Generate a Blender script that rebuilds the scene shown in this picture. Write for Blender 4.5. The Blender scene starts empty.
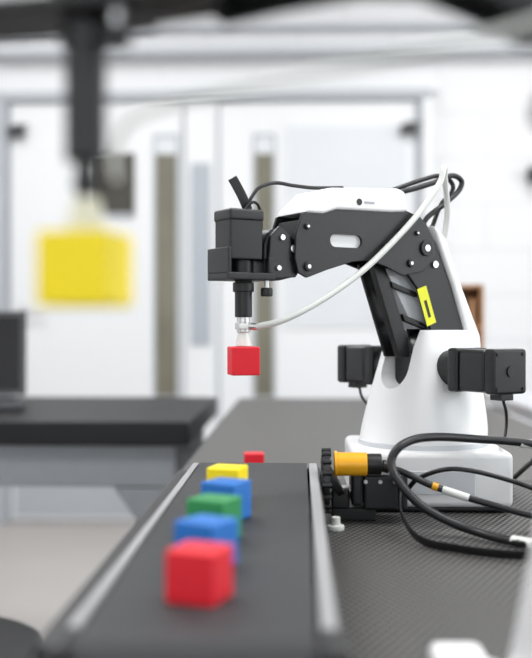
import bpy, bmesh, math
from mathutils import Vector, Matrix

# ------------------------------------------------------------------ materials
def mat(name, col, rough=0.5, metal=0.0, var=0.06, nscale=40.0, bump=0.0, trans=0.0, coat=0.0, emis=None, spec=None):
    m = bpy.data.materials.new(name); m.use_nodes = True
    nt = m.node_tree; b = nt.nodes["Principled BSDF"]
    tc = nt.nodes.new("ShaderNodeTexCoord"); n = nt.nodes.new("ShaderNodeTexNoise")
    n.inputs["Scale"].default_value = nscale; n.inputs["Detail"].default_value = 3
    nt.links.new(tc.outputs["Object"], n.inputs["Vector"])
    mx = nt.nodes.new("ShaderNodeMix"); mx.data_type = 'RGBA'
    mx.inputs[6].default_value = (*[c*(1-var) for c in col], 1)
    mx.inputs[7].default_value = (*[min(1, c*(1+var)) for c in col], 1)
    nt.links.new(n.outputs["Fac"], mx.inputs[0]); nt.links.new(mx.outputs[2], b.inputs["Base Color"])
    b.inputs["Roughness"].default_value = rough; b.inputs["Metallic"].default_value = metal
    if trans: b.inputs["Transmission Weight"].default_value = trans
    if coat: b.inputs["Coat Weight"].default_value = coat
    if spec is not None: b.inputs["Specular IOR Level"].default_value = spec
    if emis:
        b.inputs["Emission Color"].default_value = (*emis[:3], 1); b.inputs["Emission Strength"].default_value = emis[3]
    if bump:
        bp = nt.nodes.new("ShaderNodeBump"); bp.inputs["Strength"].default_value = bump; bp.inputs["Distance"].default_value = 0.001
        nt.links.new(n.outputs["Fac"], bp.inputs["Height"]); nt.links.new(bp.outputs[0], b.inputs["Normal"])
    return m

M = {}
M['black'] = mat("black_plastic", (0.006,0.006,0.007), 0.42)
M['blackmetal'] = mat("black_anodised", (0.008,0.0085,0.010), 0.40, 0.0, nscale=300, bump=0.1)
M['rubber'] = mat("black_cable_rubber", (0.007,0.007,0.008), 0.4)
M['white'] = mat("white_plastic", (0.86,0.86,0.865), 0.30, var=0.01)
M['tube'] = mat("white_air_tube", (0.70,0.71,0.68), 0.3, var=0.02)
M['cup'] = mat("silicone_cup", (0.80,0.78,0.62), 0.35, var=0.02)
M['steel'] = mat("steel", (0.6,0.6,0.6), 0.3, 1.0)
M['alu'] = mat("aluminium_rail", (0.46,0.46,0.47), 0.42, 0.7)
M['darkalu'] = mat("dark_profile", (0.025,0.025,0.027), 0.45, 0.3)
M['red'] = mat("red_paint", (0.72,0.005,0.018), 0.5, var=0.05)
M['blue'] = mat("blue_paint", (0.006,0.145,0.50), 0.5)
M['green'] = mat("green_paint", (0.016,0.24,0.065), 0.5)
M['yellow'] = mat("yellow_paint", (0.98,0.76,0.0), 0.5, var=0.02)
M['orange'] = mat("amber_coupling", (0.85,0.40,0.01), 0.35)
M['sticker'] = mat("warning_sticker", (0.80,0.80,0.02), 0.5)
M['belt'] = mat("conveyor_belt_fabric", (0.034,0.035,0.038), 0.62, var=0.2, nscale=500, bump=0.4, spec=0.35)
M['wall'] = mat("wall_paint", (0.82,0.83,0.85), 0.6, var=0.01, nscale=5)
M['door'] = mat("door_paint", (0.74,0.75,0.765), 0.4, var=0.01, nscale=3)
M['frame'] = mat("door_frame_grey", (0.40,0.42,0.45), 0.5, var=0.03)
M['tray'] = mat("cable_tray_paint", (0.52,0.54,0.57), 0.5, var=0.03)
M['glassolive'] = mat("wired_glass_olive", (0.16,0.15,0.11), 0.25, var=0.35, nscale=4)
M['glassgrey'] = mat("frosted_glass", (0.64,0.66,0.69), 0.35, var=0.04, nscale=3)
M['plate'] = mat("push_plate", (0.38,0.41,0.45), 0.4, 0.2)
M['notice'] = mat("dark_notice", (0.045,0.04,0.03), 0.5, var=0.5, nscale=14)
M['floor'] = mat("floor_vinyl", (0.38,0.355,0.335), 0.38, var=0.06, nscale=3)
M['ceil'] = mat("ceiling_paint", (0.8,0.8,0.8), 0.8, var=0.01)
M['bench'] = mat("black_benchtop", (0.007,0.007,0.009), 0.5, spec=0.3)
M['laminate'] = mat("grey_laminate", (0.085,0.082,0.078), 0.5, var=0.12, nscale=60, spec=0.35)
M['steelgrey'] = mat("grey_steel_frame", (0.22,0.23,0.245), 0.5, 0.1)
M['wood'] = mat("brown_wood", (0.40,0.20,0.09), 0.5, var=0.3, nscale=18)
M['laptop'] = mat("laptop_shell", (0.045,0.047,0.052), 0.45, 0.2)
M['screen'] = mat("laptop_screen", (0.01,0.01,0.012), 0.2)
M['panel'] = mat("light_diffuser", (0.9,0.9,0.9), 0.5, emis=(1,1,1,2.0))

def brick_wall():
    m = bpy.data.materials.new("painted_brick"); m.use_nodes = True; nt = m.node_tree; b = nt.nodes["Principled BSDF"]
    tc = nt.nodes.new("ShaderNodeTexCoord"); mp = nt.nodes.new("ShaderNodeMapping"); br = nt.nodes.new("ShaderNodeTexBrick")
    mp.inputs["Rotation"].default_value = (math.radians(90), 0, 0)
    nt.links.new(tc.outputs["Object"], mp.inputs[0]); nt.links.new(mp.outputs[0], br.inputs["Vector"])
    br.inputs["Color1"].default_value = (0.74,0.745,0.76,1); br.inputs["Color2"].default_value = (0.73,0.735,0.75,1)
    br.inputs["Mortar"].default_value = (0.67,0.675,0.69,1); br.inputs["Scale"].default_value = 1
    br.inputs["Brick Width"].default_value = 0.44; br.inputs["Row Height"].default_value = 0.215; br.inputs["Mortar Size"].default_value = 0.008
    nt.links.new(br.outputs["Color"], b.inputs["Base Color"]); b.inputs["Roughness"].default_value = 0.6
    return m
M['brick'] = brick_wall()

def mat_mat():
    m = bpy.data.materials.new("perforated_rubber_mat"); m.use_nodes = True; nt = m.node_tree; b = nt.nodes["Principled BSDF"]
    tc = nt.nodes.new("ShaderNodeTexCoord"); sp = nt.nodes.new("ShaderNodeSeparateXYZ")
    nt.links.new(tc.outputs["Object"], sp.inputs[0])
    def mth(op, a, bb=None):
        n = nt.nodes.new("ShaderNodeMath"); n.operation = op
        for i, v in enumerate((a, bb)):
            if v is None: continue
            if isinstance(v, (int, float)): n.inputs[i].default_value = v
            else: nt.links.new(v, n.inputs[i])
        return n.outputs[0]
    sx = mth('SINE', mth('MULTIPLY', sp.outputs[0], 2*math.pi/0.0058)); sy = mth('SINE', mth('MULTIPLY', sp.outputs[1], 2*math.pi/0.0125))
    v = mth('MULTIPLY', sx, sy); v = mth('ADD', mth('MULTIPLY', v, 1.7), 0.22); v.node.use_clamp = True
    mx = nt.nodes.new("ShaderNodeMix"); mx.data_type = 'RGBA'
    mx.inputs[6].default_value = (0.008,0.008,0.009,1); mx.inputs[7].default_value = (0.17,0.165,0.155,1)
    nt.links.new(v, mx.inputs[0]); nt.links.new(mx.outputs[2], b.inputs["Base Color"])
    b.inputs["Roughness"].default_value = 0.55; b.inputs["Specular IOR Level"].default_value = 0.3
    return m
M['mat'] = mat_mat()

# ------------------------------------------------------------------ mesh helpers
COL = bpy.context.scene.collection
def finish(bm, name, material, parent=None, bevel=0.0, seg=2, smooth=True):
    bmesh.ops.recalc_face_normals(bm, faces=bm.faces)
    if bevel:
        es = [e for e in bm.edges if len(e.link_faces) == 2 and e.calc_face_angle(0) > math.radians(35)]
        bmesh.ops.bevel(bm, geom=es, offset=bevel, segments=seg, affect='EDGES', profile=0.5, clamp_overlap=True)
    for f in bm.faces: f.smooth = smooth
    for e in bm.edges:
        if len(e.link_faces) == 2 and e.calc_face_angle(0) > math.radians(46): e.smooth = False
    me = bpy.data.meshes.new(name); bm.to_mesh(me); bm.free()
    me.materials.append(material)
    o = bpy.data.objects.new(name, me); COL.objects.link(o)
    if parent: o.parent = parent
    if smooth:
        w = o.modifiers.new("wn", 'WEIGHTED_NORMAL'); w.keep_sharp = True
    return o
def box(name, x0,x1,y0,y1,z0,z1, material, parent=None, bevel=0.0, seg=2, xf=None):
    bm = bmesh.new(); bmesh.ops.create_cube(bm, size=1)
    for v in bm.verts:
        v.co = Vector((x0+(v.co.x+.5)*(x1-x0), y0+(v.co.y+.5)*(y1-y0), z0+(v.co.z+.5)*(z1-z0)))
        if xf: v.co = xf(v.co)
    return finish(bm, name, material, parent, bevel, seg)
def prism(name, pts, q0, q1, material, parent=None, bevel=0.0, xf=None):
    """pts in (x,z), extruded along y."""
    bm = bmesh.new()
    def c(p, q):
        v = Vector((p[0], q, p[1]))
        return xf(v) if xf else v
    a = [bm.verts.new(c(p, q0)) for p in pts]; b = [bm.verts.new(c(p, q1)) for p in pts]
    bm.faces.new(a); bm.faces.new(b[::-1]); n = len(pts)
    for i in range(n): bm.faces.new((a[i], b[i], b[(i+1)%n], a[(i+1)%n]))
    return finish(bm, name, material, parent, bevel)
def cyl(name, p0, p1, r0, material, parent=None, r1=None, bevel=0.0, n=32, xf=None):
    p0 = Vector(p0); p1 = Vector(p1)
    if xf: p0 = xf(p0); p1 = xf(p1)
    r1 = r0 if r1 is None else r1
    d = p1-p0; bm = bmesh.new()
    bmesh.ops.create_cone(bm, cap_ends=True, segments=n, radius1=r0, radius2=r1, depth=d.length)
    Mx = Matrix.Translation((p0+p1)/2) @ d.to_track_quat('Z','Y').to_matrix().to_4x4()
    bm.transform(Mx)
    return finish(bm, name, material, parent, bevel)
def tube(name, pts, r, material, parent=None, xf=None, flat=None):
    cu = bpy.data.curves.new(name, 'CURVE'); cu.dimensions = '3D'
    cu.resolution_u = 10
    if flat is None: cu.bevel_depth = r; cu.bevel_resolution = 5; cu.use_fill_caps = True
    else: cu.extrude = flat; cu.bevel_depth = r; cu.bevel_resolution = 1
    s = cu.splines.new('BEZIER'); s.bezier_points.add(len(pts)-1)
    P = [xf(Vector(p)) if xf else Vector(p) for p in pts]
    for i, p in enumerate(P):
        bp = s.bezier_points[i]; bp.co = p
        t = (P[min(i+1, len(P)-1)] - P[max(i-1, 0)])
        dn = (P[i+1]-p).length if i < len(P)-1 else (p-P[i-1]).length
        dp = (p-P[i-1]).length if i > 0 else dn
        t = t.normalized()
        bp.handle_left_type = bp.handle_right_type = 'FREE'
        bp.handle_left = p - t*dp/3; bp.handle_right = p + t*dn/3
    o = bpy.data.objects.new(name, cu); COL.objects.link(o); o.data.materials.append(material)
    if parent: o.parent = parent
    return o
def empty(name, loc=(0,0,0), rz=0.0):
    e = bpy.data.objects.new(name, None); e.location = loc; e.rotation_euler = (0,0,rz); e.empty_display_size = 0.05
    COL.objects.link(e); return e
def boolean_cut(o, cutter):
    md = o.modifiers.new("cut", 'BOOLEAN'); md.operation = 'DIFFERENCE'; md.object = cutter; md.solver = 'EXACT'
    wn = [m for m in o.modifiers if m.type == 'WEIGHTED_NORMAL']
    for m in wn: o.modifiers.remove(m)
    dg = bpy.context.evaluated_depsgraph_get(); dg.update()
    me = bpy.data.meshes.new_from_object(o.evaluated_get(dg)); o.modifiers.clear(); o.data = me
    cm = cutter.data; bpy.data.objects.remove(cutter); bpy.data.meshes.remove(cm)
    bm = bmesh.new(); bm.from_mesh(me)
    for e in bm.edges:
        e.smooth = not (len(e.link_faces) == 2 and e.calc_face_angle(0) > math.radians(40))
    bm.to_mesh(me); bm.free()
    w = o.modifiers.new("wn", 'WEIGHTED_NORMAL'); w.keep_sharp = True

T = 0.75   # table height

# ------------------------------------------------------------------ robot arm
S = Vector((-0.024, 0, 0.143)); E = Vector((0.016, 0, 0.2555)); W = Vector((0.170, 0, 0.249))
def robot(loc, az, wrist=None, ext=0.0, slim=False):
    root = empty("robot_arm", loc, az)
    L1 = (E-S).length; L2 = (W-E).length
    W2 = W.copy() if wrist is None else Vector((wrist[0], 0, wrist[1]))
    d = W2-S; D = d.length
    ang = math.atan2(d.z, d.x) + math.acos((L1*L1+D*D-L2*L2)/(2*L1*D))
    E2 = S + Vector((math.cos(ang)*L1, 0, math.sin(ang)*L1))
    def angle(v): return math.atan2(v.z, v.x)
    ra = angle(E2-S)-angle(E-S); rf = angle(W2-E2)-angle(W-E)
    def rot(v, c, a):
        x, z = v.x-c.x, v.z-c.z
        return Vector((c.x+x*math.cos(a)-z*math.sin(a), v.y, c.z+x*math.sin(a)+z*math.cos(a)))
    R = lambda v: rot(v, S, ra)
    F = lambda v: rot(v, E, rf) + (E2-E)
    G = lambda v: v + (W2-W)
    H = lambda v: v + (W2-W) - Vector((0,0,ext))
    z = lambda w: w-0.75
    def P(l): return [(a, b-0.75) for a, b in l]
    # base, squared to the table
    c, s_ = math.cos(-az), math.sin(-az)
    B = lambda v: Vector((v.x*c-v.y*s_, v.x*s_+v.y*c, v.z))
    box("base_foot_plate", -.071,.071,-.071,.071,0,.006, M['black'], root, .002, xf=B)
    box("base_housing", -.0765,.0765,-.0765,.0765,.005,.058, M['white'], root, .006, 3, xf=B)
    box("base_port_panel", -.04,.04,-.0775,-.0760,.018,.040, M['glassgrey'], root, .0005, xf=B)
    cyl("turntable_ring", (0,0,.057),(0,0,.063), .066, M['glassgrey'], root, bevel=.001, n=64)
    # turret loft
    bm = bmesh.new(); rings = []
    N = 64
    for k in range(9):
        f = k/8; zz = .062 + f*(.171-.062)
        g = f**0.8
        ct = -0.008*g; ht = .065*(1-g)+.034*g; hq = .065*(1-g)+.036*g; n = 2+3*g
        if k == 8: ht -= .004; hq -= .004
        ring = []
        for i in range(N):
            th = 2*math.pi*i/N; cc, ss = math.cos(th), math.sin(th)
            ring.append(bm.verts.new((ct+ht*math.copysign(abs(cc)**(2/n), cc), hq*math.copysign(abs(ss)**(2/n), ss), zz - (0.0 if k<8 else -.003))))
        rings.append(ring)
    for a, b in zip(rings, rings[1:]):
        for i in range(N): bm.faces.new((a[i], a[(i+1)%N], b[(i+1)%N], b[i]))
    bm.faces.new(rings[0][::-1]); bm.faces.new(rings[-1])
    tur = finish(bm, "turret_housing", M['white'], root)
    # U slot cutter
    pts = [(-.021,.25),(-.021,.135)] + [(-.021*math.cos(a), .135-.020*math.sin(a)) for a in [math.pi*i/12 for i in range(1,12)]] + [(.021,.135),(.021,.25)]
    bm = bmesh.new()
    a = [bm.verts.new((-.036, p[0], p[1])) for p in pts]; b = [bm.verts.new((.12, p[0], p[1])) for p in pts]
    bm.faces.new(a); bm.faces.new(b[::-1])
    for i in range(len(pts)): bm.faces.new((a[i], b[i], b[(i+1)%len(pts)], a[(i+1)%len(pts)]))
    cut = finish(bm, "cutter", M['white'], root)
    bpy.context.view_layer.update()
    boolean_cut(tur, cut)
    cyl("shoulder_hub", (-.008,-.0205,.143),(-.008,.0205,.143), .027, M['black'], root, bevel=.002)
    box("shoulder_block", -.03,.022,-.0195,.0195,.117,.150, M['black'], root, .003)
    for sg, nm in ((1,"near"),(-1,"far")):
        def mb(n, q0, q1, h, m_, bv): 
            lo, hi = sorted((sg*q0, sg*q1)); return box(n, -h, h, lo, hi, .136-h, .136+h, m_, root, bv)
        cyl("motor_boss_"+nm, (0,sg*.036,.136),(0,sg*.066,.136), .018, M['black'], root, bevel=.001)
        mb("motor_flange_"+nm, .060,.074,.021, M['black'], .003)
        mb("motor_body_"+nm, .0745,.110,.0200, M['blackmetal'], .004)
        mb("motor_cap_"+nm, .1105,.124,.021, M['black'], .003)
        cyl("motor_shaft_"+nm, (0,sg*.123,.136),(0,sg*.1255,.136), .005, M['darkalu'], root)
        box("motor_connector_"+nm, -.008,.008, *sorted((sg*.105,sg*.12)), .109,.1155, M['black'], root, .001)
        tube("motor_wire_"+nm, [(-.002,sg*.112,.110),(-.006,sg*.112,.098),(-.016,sg*.102,.082),(-.034,sg*.080,.065),(-.050,sg*.060,.0605)], .0015, M['rubber'], root)
        for i in (-1,1):
            for j in (-1,1):
                cyl("motor_screw_%s_%d_%d"%(nm,i,j), (i*.016,sg*.1235,.136+j*.016),(i*.016,sg*.1252,.136+j*.016), .0018, M['darkalu'], root, n=12)
    # rear arm
    A = P([(.040,1.0300),(.0135,1.0325),(-.001,1.010),(-.0198,.970),(-.039,.9187),(-.047,.898),(-.038,.882),(-.018,.878),(-.002,.890),(.0042,.919),(.0225,.964),(.0353,.9787),(.060,.990)])
    for sg in (1,-1):
        prism("rear_link_plate_%s"%("near" if sg>0 else "far"), A, *sorted((sg*.0165,sg*.0200)), M['blackmetal'], root, .0008, xf=R)
    prism("rear_link_core", P([(.012,1.02),(.0,1.005),(-.018,.968),(-.036,.920),(-.040,.900),(-.02,.890),(-.012,.93),(.010,.975)]), -.016,.016, M['black'], root, .001, xf=R)
    prism("rear_cover", P([(.006,1.030),(-.010,1.018),(-.034,.965),(-.0575,.918),(-.060,.899),(-.047,.897),(-.0395,.919),(-.020,.970),(-.002,1.010)]), -.0235,.0235, M['white'], root, .003, xf=R)
    prism("parallel_link", P([(.074,.989),(.060,.992),(.029,.915),(.027,.897),(.040,.897)]), .004,.012, M['black'], root, .001, xf=R)
    prism("parallel_link_far", P([(.074,.989),(.062,.992),(.030,.915),(.028,.897),(.040,.897)]), -.014,-.010, M['black'], root, .001, xf=R)
    prism("link_inner_liner", P([(.055,.985),(.022,.985),(-.004,.925),(.018,.925)]), -.0095,.008, M['glassgrey'], root, .0006, xf=R)
    prism("link_web_a", P([(.052,.972),(.020,.962),(.019,.957),(.050,.966)]), .0082,.014, M['black'], root, .0006, xf=R)
    prism("link_web_b", P([(.038,.940),(.008,.930),(.006,.924),(.035,.933)]), .0082,.014, M['black'], root, .0006, xf=R)
    u = (E-S).normalized(); v_ = Vector((u.z,0,-u.x)); cc = Vector((.0125,0,z(.948)))
    pts = [cc+v_*a+u*b for a, b in ((-.0064,-.0195),(.0058,-.0195),(.0058,.0195),(-.0064,.0195))]
    prism("warning_label", [(p.x,p.z) for p in pts], .0200,.0204, M['sticker'], root, xf=R)
    pts = [cc+v_*a+u*b for a, b in ((-.002,-.012),(.0015,-.012),(.0015,.006),(-.002,.006))]
    prism("warning_label_mark", [(p.x,p.z) for p in pts], .0204,.0206, M['black'], root, xf=R)
    for (tt, zz) in ((-.030,.905),(.002,.99)):
        cyl("rear_bolt", (tt,.019,z(zz)),(tt,.0225,z(zz)), .0035, M['steel'], root, xf=R, n=16)
    # forearm
    Fp = P([(.1632,1.0324),(.129,1.037),(.0429,1.042),(.0225,1.036),(.0068,1.0168),(.004,.9966),(.0199,.982),(.0455,.9776),(.0643,.985),(.085,.991),(.106,.989),(.135,.9806),(.158,.9725),(.1675,.977),(.171,.990),(.170,1.012)])
    for sg in (1,-1):
        lo, hi = sorted((sg*.0205,sg*.024))
        pl = prism("forearm_plate_%s"%("near" if sg>0 else "far"), Fp, lo, hi, M['blackmetal'], root, .0008, xf=F)
        sl = [];  x0,x1,zc,r = .101,.126,z(1.0085),.0062
        for i in range(13):
            a = math.pi/2+math.pi*i/12; sl.append((x0+r*math.cos(a), zc+r*math.sin(a)))
        for i in range(13):
            a = -math.pi/2+math.pi*i/12; sl.append((x1+r*math.cos(a), zc+r*math.sin(a)))
        ct = prism("cutter", sl, lo-.01, hi+.01, M['white'], root, xf=F)
        bpy.context.view_layer.update(); boolean_cut(pl, ct)
    prism("forearm_inner_tray", P([(.150,.998),(.150,1.022),(.08,1.022),(.08,.998)]), -.014,.0198, M['white'], root, .001, xf=F)
    prism("forearm_elbow_core", P([(.075,.994),(.03,.986),(.012,1.0),(.02,1.03),(.075,1.034)]), -.0155,.0155, M['black'], root, .002, xf=F)
    prism("forearm_nose_core", P([(.166,.985),(.145,.985),(.150,1.025),(.163,1.027)]), -.020,.020, M['black'], root, .002, xf=F)
    prism("forearm_cover", P([(.162,1.0325),(.158,1.039),(.1387,1.0560),(.130,1.0578),(.052,1.0625),(.044,1.060),(.0400,1.0475),(.042,1.040),(.060,1.0385),(.125,1.0375),(.140,1.0325)]), -.026,.026, M['white'], root, .003, xf=F)
    cyl("cover_logo", (.100,.0255,z(1.046)),(.100,.0264,z(1.046)), .0032, M['black'], root, xf=F, n=20)
    prism("cover_logo_bar", P([(.094,1.0448),(.094,1.0470),(.082,1.0472),(.082,1.0450)]), .0255,.0263, M['frame'], root, xf=F)
    for tt, zz, r in ((.016,1.0055,.008),(.046,1.0205,.004),(.036,.990,.004),(.028,1.020,.0025),(.0665,1.005,.003),(.158,1.020,.003),(.157,.983,.0045)):
        cyl("forearm_bolt", (tt,.0235,z(zz)),(tt,.0265,z(zz)), r, M['darkalu'], root, bevel=.0006, n=20, xf=F)
        cyl("forearm_bolt_socket", (tt,.0262,z(zz)),(tt,.0268,z(zz)), r*.42, M['steel'], root, n=12, xf=F)
    # wrist / end effector
    prism("wrist_block", P([(.1600,.9745),(.180,.9700),(.198,.972),(.198,1.002),(.194,1.012),(.188,1.018),(.172,1.016),(.160,1.004)]), -.0135,.0135, M['black'], root, .003, xf=G)
    for sg in (1,-1):
        prism("wrist_ear_%s"%("near" if sg>0 else "far"), P([(.166,.973),(.192,.971),(.196,.985),(.194,1.010),(.184,1.020),(.172,1.012)]), *sorted((sg*.0145,sg*.0185)), M['blackmetal'], root, .001, xf=G)
    for tt, zz, r in ((.182,1.009,.0028),(.170,.999,.0036),(.186,.981,.0026)):
        cyl("wrist_bolt", (tt,.018,z(zz)),(tt,.0208,z(zz)), r, M['steel'], root, bevel=.0005, n=20, xf=G)
    box("effector_bracket", .190,.262 if slim else .239,-.020,.020, z(.9695),z(.9760 if not slim else .9745), M['black'], root, .001, xf=G)
    if not slim:
        box("effector_bracket_front", .2355,.239,-.020,.020, z(.9755),z(.9985), M['black'], root, .001, xf=G)
    box("effector_bracket_rear", .192,.197,-.020,.020, z(.9755),z(.990), M['black'], root, .001, xf=G)
    box("effector_servo", .2005,.2345,-.014,.016, z(.9875),z(1.030), M['black'], root, .002, xf=G)
    box("effector_servo_lid", .1995,.2355,-.015,.017, z(1.0225),z(1.0335), M['blackmetal'], root, .0025, xf=G)
    box("effector_servo_tab", .194,.238,-.009,.011, z(.993),z(.9965), M['black'], root, .0008, xf=G)
    cyl("servo_output", (.214,0,z(.975)),(.214,0,z(.989)), .011, M['black'], root, bevel=.001, xf=G)
    cyl("suction_rod", (.212,0,z(.936)-ext),(.212,0,z(.970)), .0080, M['black'], root, bevel=.001, xf=G)
    cyl("suction_rod_collar", (.212,0,z(.959)),(.212,0,z(.968)), .0098, M['black'], root, bevel=.001, xf=G)
    cyl("thumb_screw_shaft", (.1945,.012,z(.960)),(.1945,.012,z(.970)), .0022, M['steel'], root, xf=G)
    cyl("thumb_screw_knob", (.1945,.012,z(.955)),(.1945,.012,z(.963)), .0055, M['black'], root, bevel=.0012, xf=G)
    fm = M['darkalu'] if slim else M['steel']
    cyl("air_fitting", (.212,0,z(.922)),(.212,0,z(.9365)), .0035 if slim else .0060, fm, root, bevel=.0008, xf=H)
    cyl("air_fitting_nut", (.212,0,z(.925)),(.212,0,z(.931)), .0050 if slim else .0080, fm, root, bevel=.0006, n=6, xf=H)
    cyl("air_nozzle", (.212,0,z(.928)),(.201,.006,z(.9275)), .0034 if not slim else .002, fm, root, n=16, xf=H)
    cyl("suction_cup", (.212,0,z(.9095)),(.212,0,z(.9225)), .0078, M['cup'] if slim else M['tube'], root, r1=.0050, bevel=.0008, xf=H)
    # cables
    if not slim:
        pt = [(-.030,-.002,1.020),(-.024,.010,1.045),(-.010,.022,1.078),(-.004,.028,1.087),(.003,.030,1.0716),(.0307,.031,1.0396),(.0632,.031,1.0095),(.1016,.031,.979),(.1476,.030,.951)]
        p3 = [F(Vector((a,b,z(c_)))) for a,b,c_ in pt] + [G(Vector((a,b,z(c_)))) for a,b,c_ in ((.184,.022,.9330),(.202,.006,.9272))]
        tube("air_tube", p3, .0030, M['tube'], root)
    else:
        inv = (Matrix.Translation(Vector(loc)) @ Matrix.Rotation(az,4,'Z')).inverted()
        wp = [(-.069,.375,.9835),(-.068,.368,.9925),(-.060,.360,1.003),(-.017,.345,1.0105),(.030,.330,1.0165),(.059,.322,1.0205),(.090,.316,1.029),(.125,.316,1.048)]
        tube("air_tube", [inv @ Vector(p) for p in wp], .0016, M['tube'], root)
    f3 = lambda L: [(a,b,z(c_)) for a,b,c_ in L]
    tube("elbow_cable", f3([(.050,.004,1.060),(.027,.004,1.064),(-.0103,.004,1.075),(-.037,.004,1.0845),(-.049,.004,1.077),(-.0308,.004,1.058),(-.0036,.004,1.0400),(.005,.004,1.03)]), .0028, M['rubber'], root, xf=F)
    tube("elbow_cable_b", f3([(.050,-.008,1.060),(.027,-.008,1.068),(-.008,-.008,1.080),(-.034,-.008,1.085),(-.046,-.006,1.074),(-.028,-.004,1.055),(-.012,.0,1.03)]), .0024, M['rubber'], root, xf=F)
    q3 = [G(Vector(p)) for p in f3([(.208,0,1.033),(.2065,0,1.040),(.203,0,1.047),(.195,0,1.056),(.178,0,1.0615),(.158,0,1.0605)])] + [F(Vector(p)) for p in f3([(.135,0,1.0600),(.101,0,1.0625)])]
    tube("servo_cable", q3, .0018, M['rubber'], root)
    tube("servo_ribbon", [G(Vector(p)) for p in f3([(.2226,-.002,1.0630),(.2185,-.001,1.0560),(.213,0,1.046),(.207,0,1.034)])], .0004, M['rubber'], root, flat=.0042)
    tube("servo_cable_short", [G(Vector(p)) for p in f3([(.2135,.004,1.033),(.206,.006,1.041),(.200,.006,1.039),(.196,.004,1.030),(.194,.002,1.018)])], .0014, M['rubber'], root)
    return root, G

def block(x, y, z0, size, rz, m_):
    bm = bmesh.new(); bmesh.ops.create_cube(bm, size=size)
    o = finish(bm, "wooden_block", m_, None, size*0.05, 3)
    o.location = (x, y, z0+size/2); o.rotation_euler = (0,0,math.radians(rz)); return o

AZ = math.atan2(-.545,-.84)
robot((.127,1.03,T), AZ)
gx, gy = .127+.212*math.cos(AZ), 1.03+.212*math.sin(AZ)
block(gx, gy, .8832, .026, 14, M['red'])

# second arm on a pedestal, close to the lens
RIS = .105; EXT = .0205; ZL = .249-.030
bx, by = .190, .325; cx2 = -.0815
a2 = math.atan2(.38-by, cx2-bx); reach = math.hypot(.38-by, cx2-bx)
r2, _ = robot((bx,by,T+RIS), a2, (reach-.042, ZL), EXT, True)
c_, s_ = math.cos(-a2), math.sin(-a2)
def ped(v):
    f = (v.z+RIS)/RIS; kx = 1-.175*f; ky = 1-.10*f
    x, y = v.x*kx, v.y*ky
    return Vector((x*c_-y*s_, x*s_+y*c_, v.z))
box("pedestal", -.094,.094,-.155,.16,-RIS,-.0002, M['white'], r2, .006, 3, xf=ped)
block(cx2,.38, T+RIS+.1592-.030-EXT-.0285, .0285, -10, M['yellow'])

# ------------------------------------------------------------------ conveyor
cv = empty("conveyor_belt", (0,0,T))
ys, ye, zc, rr = .432, .985, .0265, .0165
pts = []
for i in range(17):
    a = math.pi/2+math.pi*i/16; pts.append((ys+rr*math.cos(a), zc+rr*math.sin(a)))
for i in range(17):
    a = -math.pi/2+math.pi*i/16; pts.append((ye+rr*math.cos(a), zc+rr*math.sin(a)))
sw = lambda v: Vector((v.y, v.x, v.z))
prism("belt", pts, -.097, .0075, M['belt'], cv, 0, xf=sw)
for nm, x0, x1 in (("left",-.106,-.0985),("right",.0095,.0195)):
    box("side_frame_"+nm, x0,x1, ys+.006,ye-.002, .006,.0395, M['darkalu'], cv, .001)
    box("rail_"+nm, x0+(.002 if nm=='left' else 0),x1-(.002 if nm=='right' else 0), ys+.014,ye-.004, .0397,.0436, M['alu'], cv, .001)
    for i, (yy) in enumerate((ys, ye)):
        cyl("roller_axle_%s_%d"%(nm,i), (x0,yy,zc),(x1,yy,zc), .006, M['steel'], cv)
        box("end_bracket_%s_%d"%(nm,i), x0-.002,x1+.002, yy-.018,yy+.016, .004,.038 if i else .043, M['black'], cv, .004)
    for i, yy in enumerate((.50,.70,.92)):
        box("foot_%s_%d"%(nm,i), x0-.001,x1+.001, yy-.012,yy+.012, 0,.007, M['black'], cv, .001)
box("outer_skirt", -.119,-.1065, ys+.01,ye-.002, .004,.036, M['black'], cv, .002)
# drive unit
dm = empty("conveyor_drive_motor", (0,0,T))
cyl("encoder_disc", (.0215,.905,.038),(.0275,.905,.038), .0275, M['black'], dm, bevel=.001, n=48)
cyl("encoder_hub", (.0275,.905,.040),(.033,.905,.043), .018, M['black'], dm, bevel=.001)
cyl("disc_rim", (.020,.905,.038),(.0214,.905,.038), .022, M['darkalu'], dm, n=40)
for i in range(16):
    a = 2*math.pi*i/16
    cyl("rim_tooth_%d"%i, (.0205,.905+.0275*math.cos(a),.038+.0275*math.sin(a)),(.0288,.905+.0275*math.cos(a),.038+.0275*math.sin(a)), .0022, M['black'], dm, n=10)
cyl("amber_sleeve", (.033,.900,.054),(.061,.900,.054), .0105, M['orange'], dm, bevel=.001)
cyl("sleeve_lip", (.0315,.900,.054),(.0345,.900,.054), .0118, M['orange'], dm, bevel=.0008)
cyl("sensor_head", (.061,.900,.054),(.074,.900,.054), .0095, M['black'], dm, bevel=.001)
cyl("sensor_gland", (.074,.900,.053),(.081,.900,.051), .0055, M['rubber'], dm, bevel=.001)
box("stepper_body", .058,.090,.902,.940,.012,.044, M['blackmetal'], dm, .003)
box("stepper_front", .047,.0575,.900,.942,.016,.046, M['black'], dm, .003)
box("stepper_cap", .0905,.098,.902,.940,.012,.044, M['black'], dm, .003)
box("stepper_mount", .030,.070,.916,.936,0,.0115, M['black'], dm, .001)
box("stepper_mount_arm", .0295,.046,.908,.934,.012,.030, M['black'], dm, .002)
cyl("drive_shaft", (.027,.920,.027),(.048,.920,.027), .005, M['steel'], dm)
for i in range(3):
    cyl("stepper_screw_%d"%i, (.060+.013*i,.9015,.038),(.060+.013*i,.8995,.038), .0018, M['steel'], dm, n=12)
kn = empty("levelling_knob", (.032,.872,T))
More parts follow.
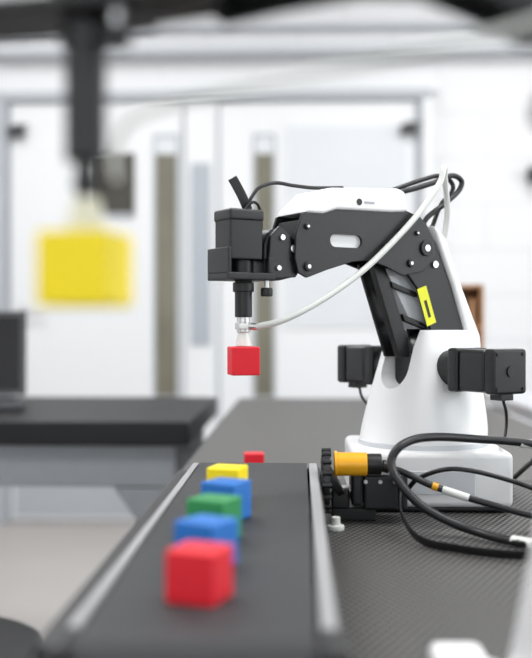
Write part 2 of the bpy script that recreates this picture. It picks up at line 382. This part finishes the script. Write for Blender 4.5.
cyl("knob_foot", (0,0,0),(0,0,.005), .0075, M['tube'], kn, bevel=.0012)
cyl("knob_stem", (0,0,.005),(0,0,.012), .004, M['tube'], kn, bevel=.0008)

# blocks
ZB = T+.0431
block(-.0490,.492,ZB,.0258,-19,M['red'])
block(-.0520,.560,ZB,.0265,-30,M['blue'])
block(-.0537,.632,ZB,.0265,-24,M['green'])
block(-.0510,.700,ZB,.0265,-26,M['blue'])
block(-.0555,.775,ZB,.026,-14,M['yellow'])
block(-.0545,1.21,T+.0005,.024,5,M['red'])

# ------------------------------------------------------------------ cables on the table
def cable(name, pts, r, labels=(), flat=None):
    e = empty(name, (0,0,0)); tube("sheath", pts, r, M['rubber'], e, flat=flat)
    for i,(a,b,rl,m_) in enumerate(labels): cyl("label_sleeve_%d"%i, a, b, rl, m_, e)
    return e
cable("power_cable", [(.40,1.02,.7545),(.29,.99,.790),(.229,.95,.815),(.157,.92,.825),(.110,.89,.829),(.088,.875,.823),(.080,.87,.810),(.086,.86,.794),(.106,.85,.774),(.144,.84,.7575),(.186,.80,.7545),(.26,.78,.7545),(.40,.80,.7545)], .0038,
      [((.172,.812,.7550),(.186,.800,.7546),.0044,M['tube']),((.205,.940,.8190),(.222,.948,.8165),.0043,M['tube'])])
cable("signal_cable", [(.0800,.900,.8010),(.092,.895,.798),(.118,.89,.7865),(.155,.88,.7755),(.200,.86,.766),(.27,.84,.7545),(.40,.86,.7545)], .0030,
      [((.127,.888,.7835),(.149,.882,.7770),.0036,M['tube']),((.118,.890,.7867),(.123,.889,.7850),.0036,M['orange'])])
cable("ribbon_cable", [(.094,.897,.792),(.088,.87,.782),(.087,.84,.768),(.098,.81,.7555),(.122,.785,.7545),(.157,.765,.7545),(.195,.765,.7545),(.30,.80,.7545),(.40,.84,.7545)], .0006, flat=.0035)
cable("motor_lead", [(.098,.925,.775),(.11,.915,.790),(.14,.90,.800),(.19,.895,.790),(.24,.91,.770),(.30,.93,.7535),(.40,.95,.7535)], .0022)
cable("motor_lead", [(.24,1.02,.7530),(.27,.98,.7530),(.235,.93,.762),(.245,.90,.7540),(.30,.88,.7530),(.38,.90,.7530)], .0020)
cable("motor_lead", [(.225,1.10,.7530),(.235,1.02,.79),(.228,.96,.80),(.236,.93,.772),(.27,.95,.755),(.36,1.02,.7530)], .0026)

# small white power adapter, bottom right
pa = empty("power_adapter", (.092,.520,T))
box("adapter_body", -.024,.004,-.035,.012,0,.012, M['white'], pa, .005, 3)
cyl("adapter_gland", (.002,-.012,.006),(.0075,-.012,.006), .003, M['white'], pa)

# ------------------------------------------------------------------ worktable
wt = empty("worktable", (0,0,0))
box("mat_surface", -.120,.42,.12,1.16,T-.003,T, M['mat'], wt, .001)
box("table_board", -.15,.42,.12,2.47,T-.034,T-.0031, M['bench'], wt, .002)
box("laminate_top", -.145,.42,1.162,2.47,T-.0030,T, M['laminate'], wt, .001)
for i,(x,y) in enumerate(((-.12,.2),(.37,.2),(-.12,2.4),(.37,2.4))):
    box("leg_%d"%i, x-.02,x+.02,y-.02,y+.02,0,T-.0345, M['steelgrey'], wt, .003)
for i,x in enumerate((-.12,.37)):
    box("side_rail_%d"%i, x-.012,x+.012,.221,2.379,T-.085,T-.035, M['steelgrey'], wt, .003)

# left black workbench
wb = empty("workbench", (0,0,0))
box("bench_top", -1.5,-.205,1.85,2.5,T-.045,T, M['bench'], wb, .004)
box("front_beam", -1.45,-.235,1.87,1.91,T-.125,T-.0455, M['steelgrey'], wb, .003)
box("back_beam", -1.45,-.235,2.44,2.48,T-.125,T-.0455, M['steelgrey'], wb, .003)
for i,(x,y) in enumerate(((-1.40,1.89),(-.28,1.89),(-1.40,2.46),(-.28,2.46))):
    prism("leg_%d"%i, [(x-.07,T-.126),(x+.045,T-.126),(x+.025,T-.19),(x+.025,0),(x-.025,0),(x-.025,T-.19)], y-.018,y+.018, M['steelgrey'], wb, .003)
# laptop
lp = empty("laptop", (-.757,2.12,T), math.radians(14))
box("laptop_base", -.165,.165,-.115,.115,0,.018, M['laptop'], lp, .004)
tl = lambda v: Vector((v.x, .112+ v.y + v.z*0.30, .018+v.z))
box("laptop_lid", -.165,.165,0,.008,.002,.195, M['laptop'], lp, .003, xf=tl)
box("laptop_display", -.150,.150,-.0012,-.0002,.014,.183, M['screen'], lp, xf=tl)
box("keyboard", -.145,.145,-.03,.085,.0182,.0196, M['screen'], lp, .0005)
box("trackpad", -.045,.045,-.10,-.045,.0182,.0190, M['steelgrey'], lp, .0003)

# stool
st = empty("stool", (-.515,1.30,0))
cyl("seat_cushion", (0,0,.455),(0,0,.505), .18, M['black'], st, bevel=.018, n=64)
cyl("seat_pan", (0,0,.44),(0,0,.4545), .15, M['steelgrey'], st, n=48)
cyl("gas_column", (0,0,.07),(0,0,.44), .022, M['steel'], st)
for i in range(5):
    a = 2*math.pi*i/5+.3
    cyl("base_spoke_%d"%i, (0,0,.085),(.25*math.cos(a),.25*math.sin(a),.055), .018, M['black'], st, r1=.012)
    cyl("caster_%d"%i, (.25*math.cos(a)-.01,.25*math.sin(a),.025),(.25*math.cos(a)+.01,.25*math.sin(a),.025), .025, M['black'], st, bevel=.003)

# right side table
rt = empty("side_table", (0,0,0))
box("table_top", .50,1.35,2.1,2.75,T-.03,T, M['tray'], rt, .003)
box("apron", .52,1.33,2.13,2.16,T-.10,T-.0305, M['steelgrey'], rt, .002)
for i,(x,y) in enumerate(((.54,2.18),(1.31,2.18),(.54,2.71),(1.31,2.71))):
    box("leg_%d"%i, x-.02,x+.02,y-.02,y+.02,0,T-.031, M['steelgrey'], rt, .002)
# brown storage box on the worktable
sb = empty("wooden_organizer", (.365,2.33,T))
box("side_l", -.052,-.044,-.06,.06,0,.272, M['wood'], sb, .001)
box("side_r", .044,.052,-.06,.06,0,.272, M['wood'], sb, .001)
box("back", -.0435,.0435,.052,.06,0,.272, M['wood'], sb, .001)
for i,zz in enumerate((0,.085,.17,.264)):
    box("shelf_%d"%i, -.0435,.0435,-.058,.0515,zz,zz+.008, M['wood'], sb, .001)
for i,(x,w,h,zz,m_) in enumerate(((-.02,.014,.06,.178,M['orange']),(.004,.018,.05,.178,M['steelgrey']),(.028,.012,.062,.178,M['wood']),(-.01,.03,.05,.093,M['white']))):
    box("book_%d"%i, x-w/2,x+w/2,-.05,.03,zz,zz+h, m_, sb, .001)

# ------------------------------------------------------------------ room
YW = 4.75
box("floor", -3.2,3.2,-2.2,YW+.1,-.1,0, M['floor'])
box("ceiling", -3.2,3.2,-2.2,YW+.1,2.9,3.0, M['ceil'])
box("wall_back", -3.2,3.2,YW,YW+.1,0,2.9, M['brick'])
box("wall_left", -3.2,-3.1,-2.1,YW,0,2.9, M['wall'])
wf = empty("wall_front")
box("below_window", -3.1,3.1,-2.2,-2.1,0,.9, M['wall'], wf)
box("above_window", -3.1,3.1,-2.2,-2.1,2.4,2.9, M['wall'], wf)
box("pier_a", -3.1,-1.8,-2.2,-2.1,.9,2.4, M['wall'], wf)
box("pier_b", 1.8,3.1,-2.2,-2.1,.9,2.4, M['wall'], wf)
w2 = empty("added_window")  # unseen window behind the camera, added for more light on the block fronts
for i in range(4):
    x = -1.8+i*1.2
    box("mullion_%d"%i, x-.03 if i else x,x+.03 if i<3 else x+.0,-2.17,-2.12,.9,2.4, M['frame'], w2)
box("sill", -1.8,1.8,-2.17,-2.05,.88,.9, M['door'], w2)
wr = empty("wall_right")
box("below_window", 3.1,3.2,-2.1,YW,0,.9, M['wall'], wr)
box("above_window", 3.1,3.2,-2.1,YW,2.4,2.9, M['wall'], wr)
box("pier_a", 3.1,3.2,-2.1,-1.2,.9,2.4, M['wall'], wr)
box("pier_b", 3.1,3.2,3.6,YW,.9,2.4, M['wall'], wr)
wi = empty("window_1")
for i in range(5):
    y = -1.2+i*1.2
    box("mullion_%d"%i, 3.12,3.17,y-.03 if i else y,y+.03 if i<4 else y+.0,.9,2.4, M['frame'], wi)
box("sill", 3.05,3.17,-1.2,3.6,.88,.9, M['door'], wi)
box("head", 3.12,3.17,-1.2,3.6,2.36,2.4, M['frame'], wi)
box("baseboard_back", .66,3.1,YW-.015,YW,0,.1, M['frame'])
box("baseboard_left", -3.1,-3.085,-2.1,YW-.016,0,.1, M['frame'])

YD = YW-.06
fr = empty("door_frame")
box("frame_head", -1.43,.615,YD-.03,YW-.001,1.985,2.03, M['frame'], fr, .003)
box("frame_left", -1.43,-1.375,YD-.03,YW-.001,0,1.984, M['frame'], fr, .003)
box("frame_right", .575,.615,YD-.03,YW-.001,0,1.984, M['door'], fr, .003)
box("frame_right_seal", .553,.573,YD-.02,YW-.001,0,1.984, M['frame'], fr, .001)
box("transom_panel", -1.45,.66,YW-.03,YW-.001,2.031,2.10, M['door'], fr, .003)
box("frame_mullion", -.535,-.385,YD-.01,YW-.001,0,1.984, M['door'], fr, .003)
box("mullion_plate", -.505,-.415,YD-.02,YD-.0105,.84,1.69, M['plate'], fr, .003)
def door(name, x0, x1, slit, panel=None, closer=None, handle=None):
    d = empty(name)
    box("leaf", x0,x1,YD,YD+.045,.008,1.98, M['door'], d, .002)
    box("leaf_edge_l", x0,x0+.012,YD-.004,YD-.0005,.008,1.98, M['frame'], d)
    box("leaf_edge_r", x1-.012,x1,YD-.004,YD-.0005,.008,1.98, M['frame'], d)
    s0,s1 = slit
    box("vision_panel_trim", s0-.012,s1+.012,YD-.008,YD-.0005,.58,1.83, M['frame'], d, .002)
    box("vision_panel_glass", s0,s1,YD-.011,YD-.0085,.60,1.81, M['glassolive'], d)
    box("vision_panel_glint", s0,s1,YD-.013,YD-.0112,1.735,1.81, M['glassgrey'], d)  # pale slab painted in as a ceiling fixture's reflection in the glass
    if panel:
        box("glazed_panel_trim", panel[0]-.02,panel[1]+.02,YD-.008,YD-.0005,.92,1.88, M['door'], d, .002)
        box("glazed_panel", panel[0],panel[1],YD-.011,YD-.0085,.94,1.86, M['glassgrey'], d)
    box("kick_plate", x0+.03,x1-.03,YD-.006,YD-.0005,.03,.24, M['frame'], d, .001)
    hx = handle
    cyl("handle_rose", (hx,YD-.0005,1.0),(hx,YD-.012,1.0), .026, M['steel'], d)
    cyl("handle_stem", (hx,YD-.012,1.0),(hx,YD-.05,1.0), .009, M['steel'], d)
    cyl("handle_lever", (hx,YD-.05,1.0),(hx+(.11 if hx<x0+.3 else -.11),YD-.05,1.0), .009, M['steel'], d)
    c0,c1 = closer
    box("closer_body", c0,c1,YD-.055,YD-.0005,1.82,1.86, M['laptop'], d, .004)
    box("closer_arm", c0+.02,c1+.02,YD-.045,YD-.035,1.863,1.873, M['laptop'], d)
    return d
door("door_1", -1.372,-.538,(-.672,-.575),None,(-1.365,-1.29),-1.30)
door("door_2", -.382,.552,(-.204,-.122),(-.055,.50),(.47,.545),.48)
nb = empty("door_notice")
box("notice_board", -.99,-.775,YD-.014,YD-.001,1.44,1.74, M['notice'], nb, .002)
box("notice_strip", -.985,-.78,YD-.0155,YD-.0145,1.44,1.46, M['frame'], nb)
box("wall_box", 1.07,1.13,YW-.08,YW-.001,1.60,1.67, M['black'], None, .008)  # small black box on the wall, function unknown
ct = empty("cable_tray")
box("tray", -3.0,3.0,YW-.10,YW-.002,2.20,2.24, M['tray'], ct, .004)
cyl("conduit", (-3.0,YW-.04,2.34),(3.0,YW-.04,2.34), .016, M['tray'], ct)

# ------------------------------------------------------------------ lights
def area(name, loc, rot, sx, sy, power, col=(1,1,1)):
    l = bpy.data.lights.new(name, 'AREA'); l.shape = 'RECTANGLE'; l.size = sx; l.size_y = sy; l.energy = power; l.color = col
    o = bpy.data.objects.new(name, l); o.location = loc; o.rotation_euler = rot; COL.objects.link(o); return o
for i,(x,y) in enumerate(((-1.3,.6),(1.1,.6),(-1.3,3.2),(1.1,3.2))):
    f = empty("ceiling_light"); 
    box("housing", x-.62,x+.62,y-.32,y+.32,2.86,2.8995, M['door'], f, .004)
    box("diffuser", x-.6,x+.6,y-.3,y+.3,2.852,2.8595, M['panel'], f)
    a = area("lamp", (x,y,2.845), (0,0,0), 1.2,.6, 33 if y<2 else 29); a.parent = f
area("added_front_fill", (3.18,1.2,1.65), (0,math.radians(90),0), 1.4,4.7, 68, (.95,.98,1.0))
area("added_front_fill", (0,-2.18,1.65), (math.radians(90),0,0), 3.5,1.4, 34, (.97,.99,1.0))  # added front lamp behind the camera, brightens faces turned to the lens

w = bpy.data.worlds.new("world"); bpy.context.scene.world = w; w.use_nodes = True
bg = w.node_tree.nodes["Background"]; sk = w.node_tree.nodes.new("ShaderNodeTexSky"); sk.sun_disc = False
w.node_tree.links.new(sk.outputs[0], bg.inputs[0]); bg.inputs[1].default_value = .1

# ------------------------------------------------------------------ camera
cam = bpy.data.cameras.new("camera"); co = bpy.data.objects.new("camera", cam); COL.objects.link(co)
cam.sensor_fit = 'VERTICAL'; cam.sensor_height = 36; cam.lens = 1000*36/658
cam.clip_start = .02
co.location = (0,0,.928)
co.rotation_euler = (math.radians(90-.17), 0, math.atan(33/1000))
cam.dof.use_dof = True; cam.dof.focus_distance = .95; cam.dof.aperture_fstop = 3.8
bpy.context.scene.camera = co
bpy.context.scene.view_settings.view_transform = 'Standard'
bpy.context.scene.view_settings.look = 'None'
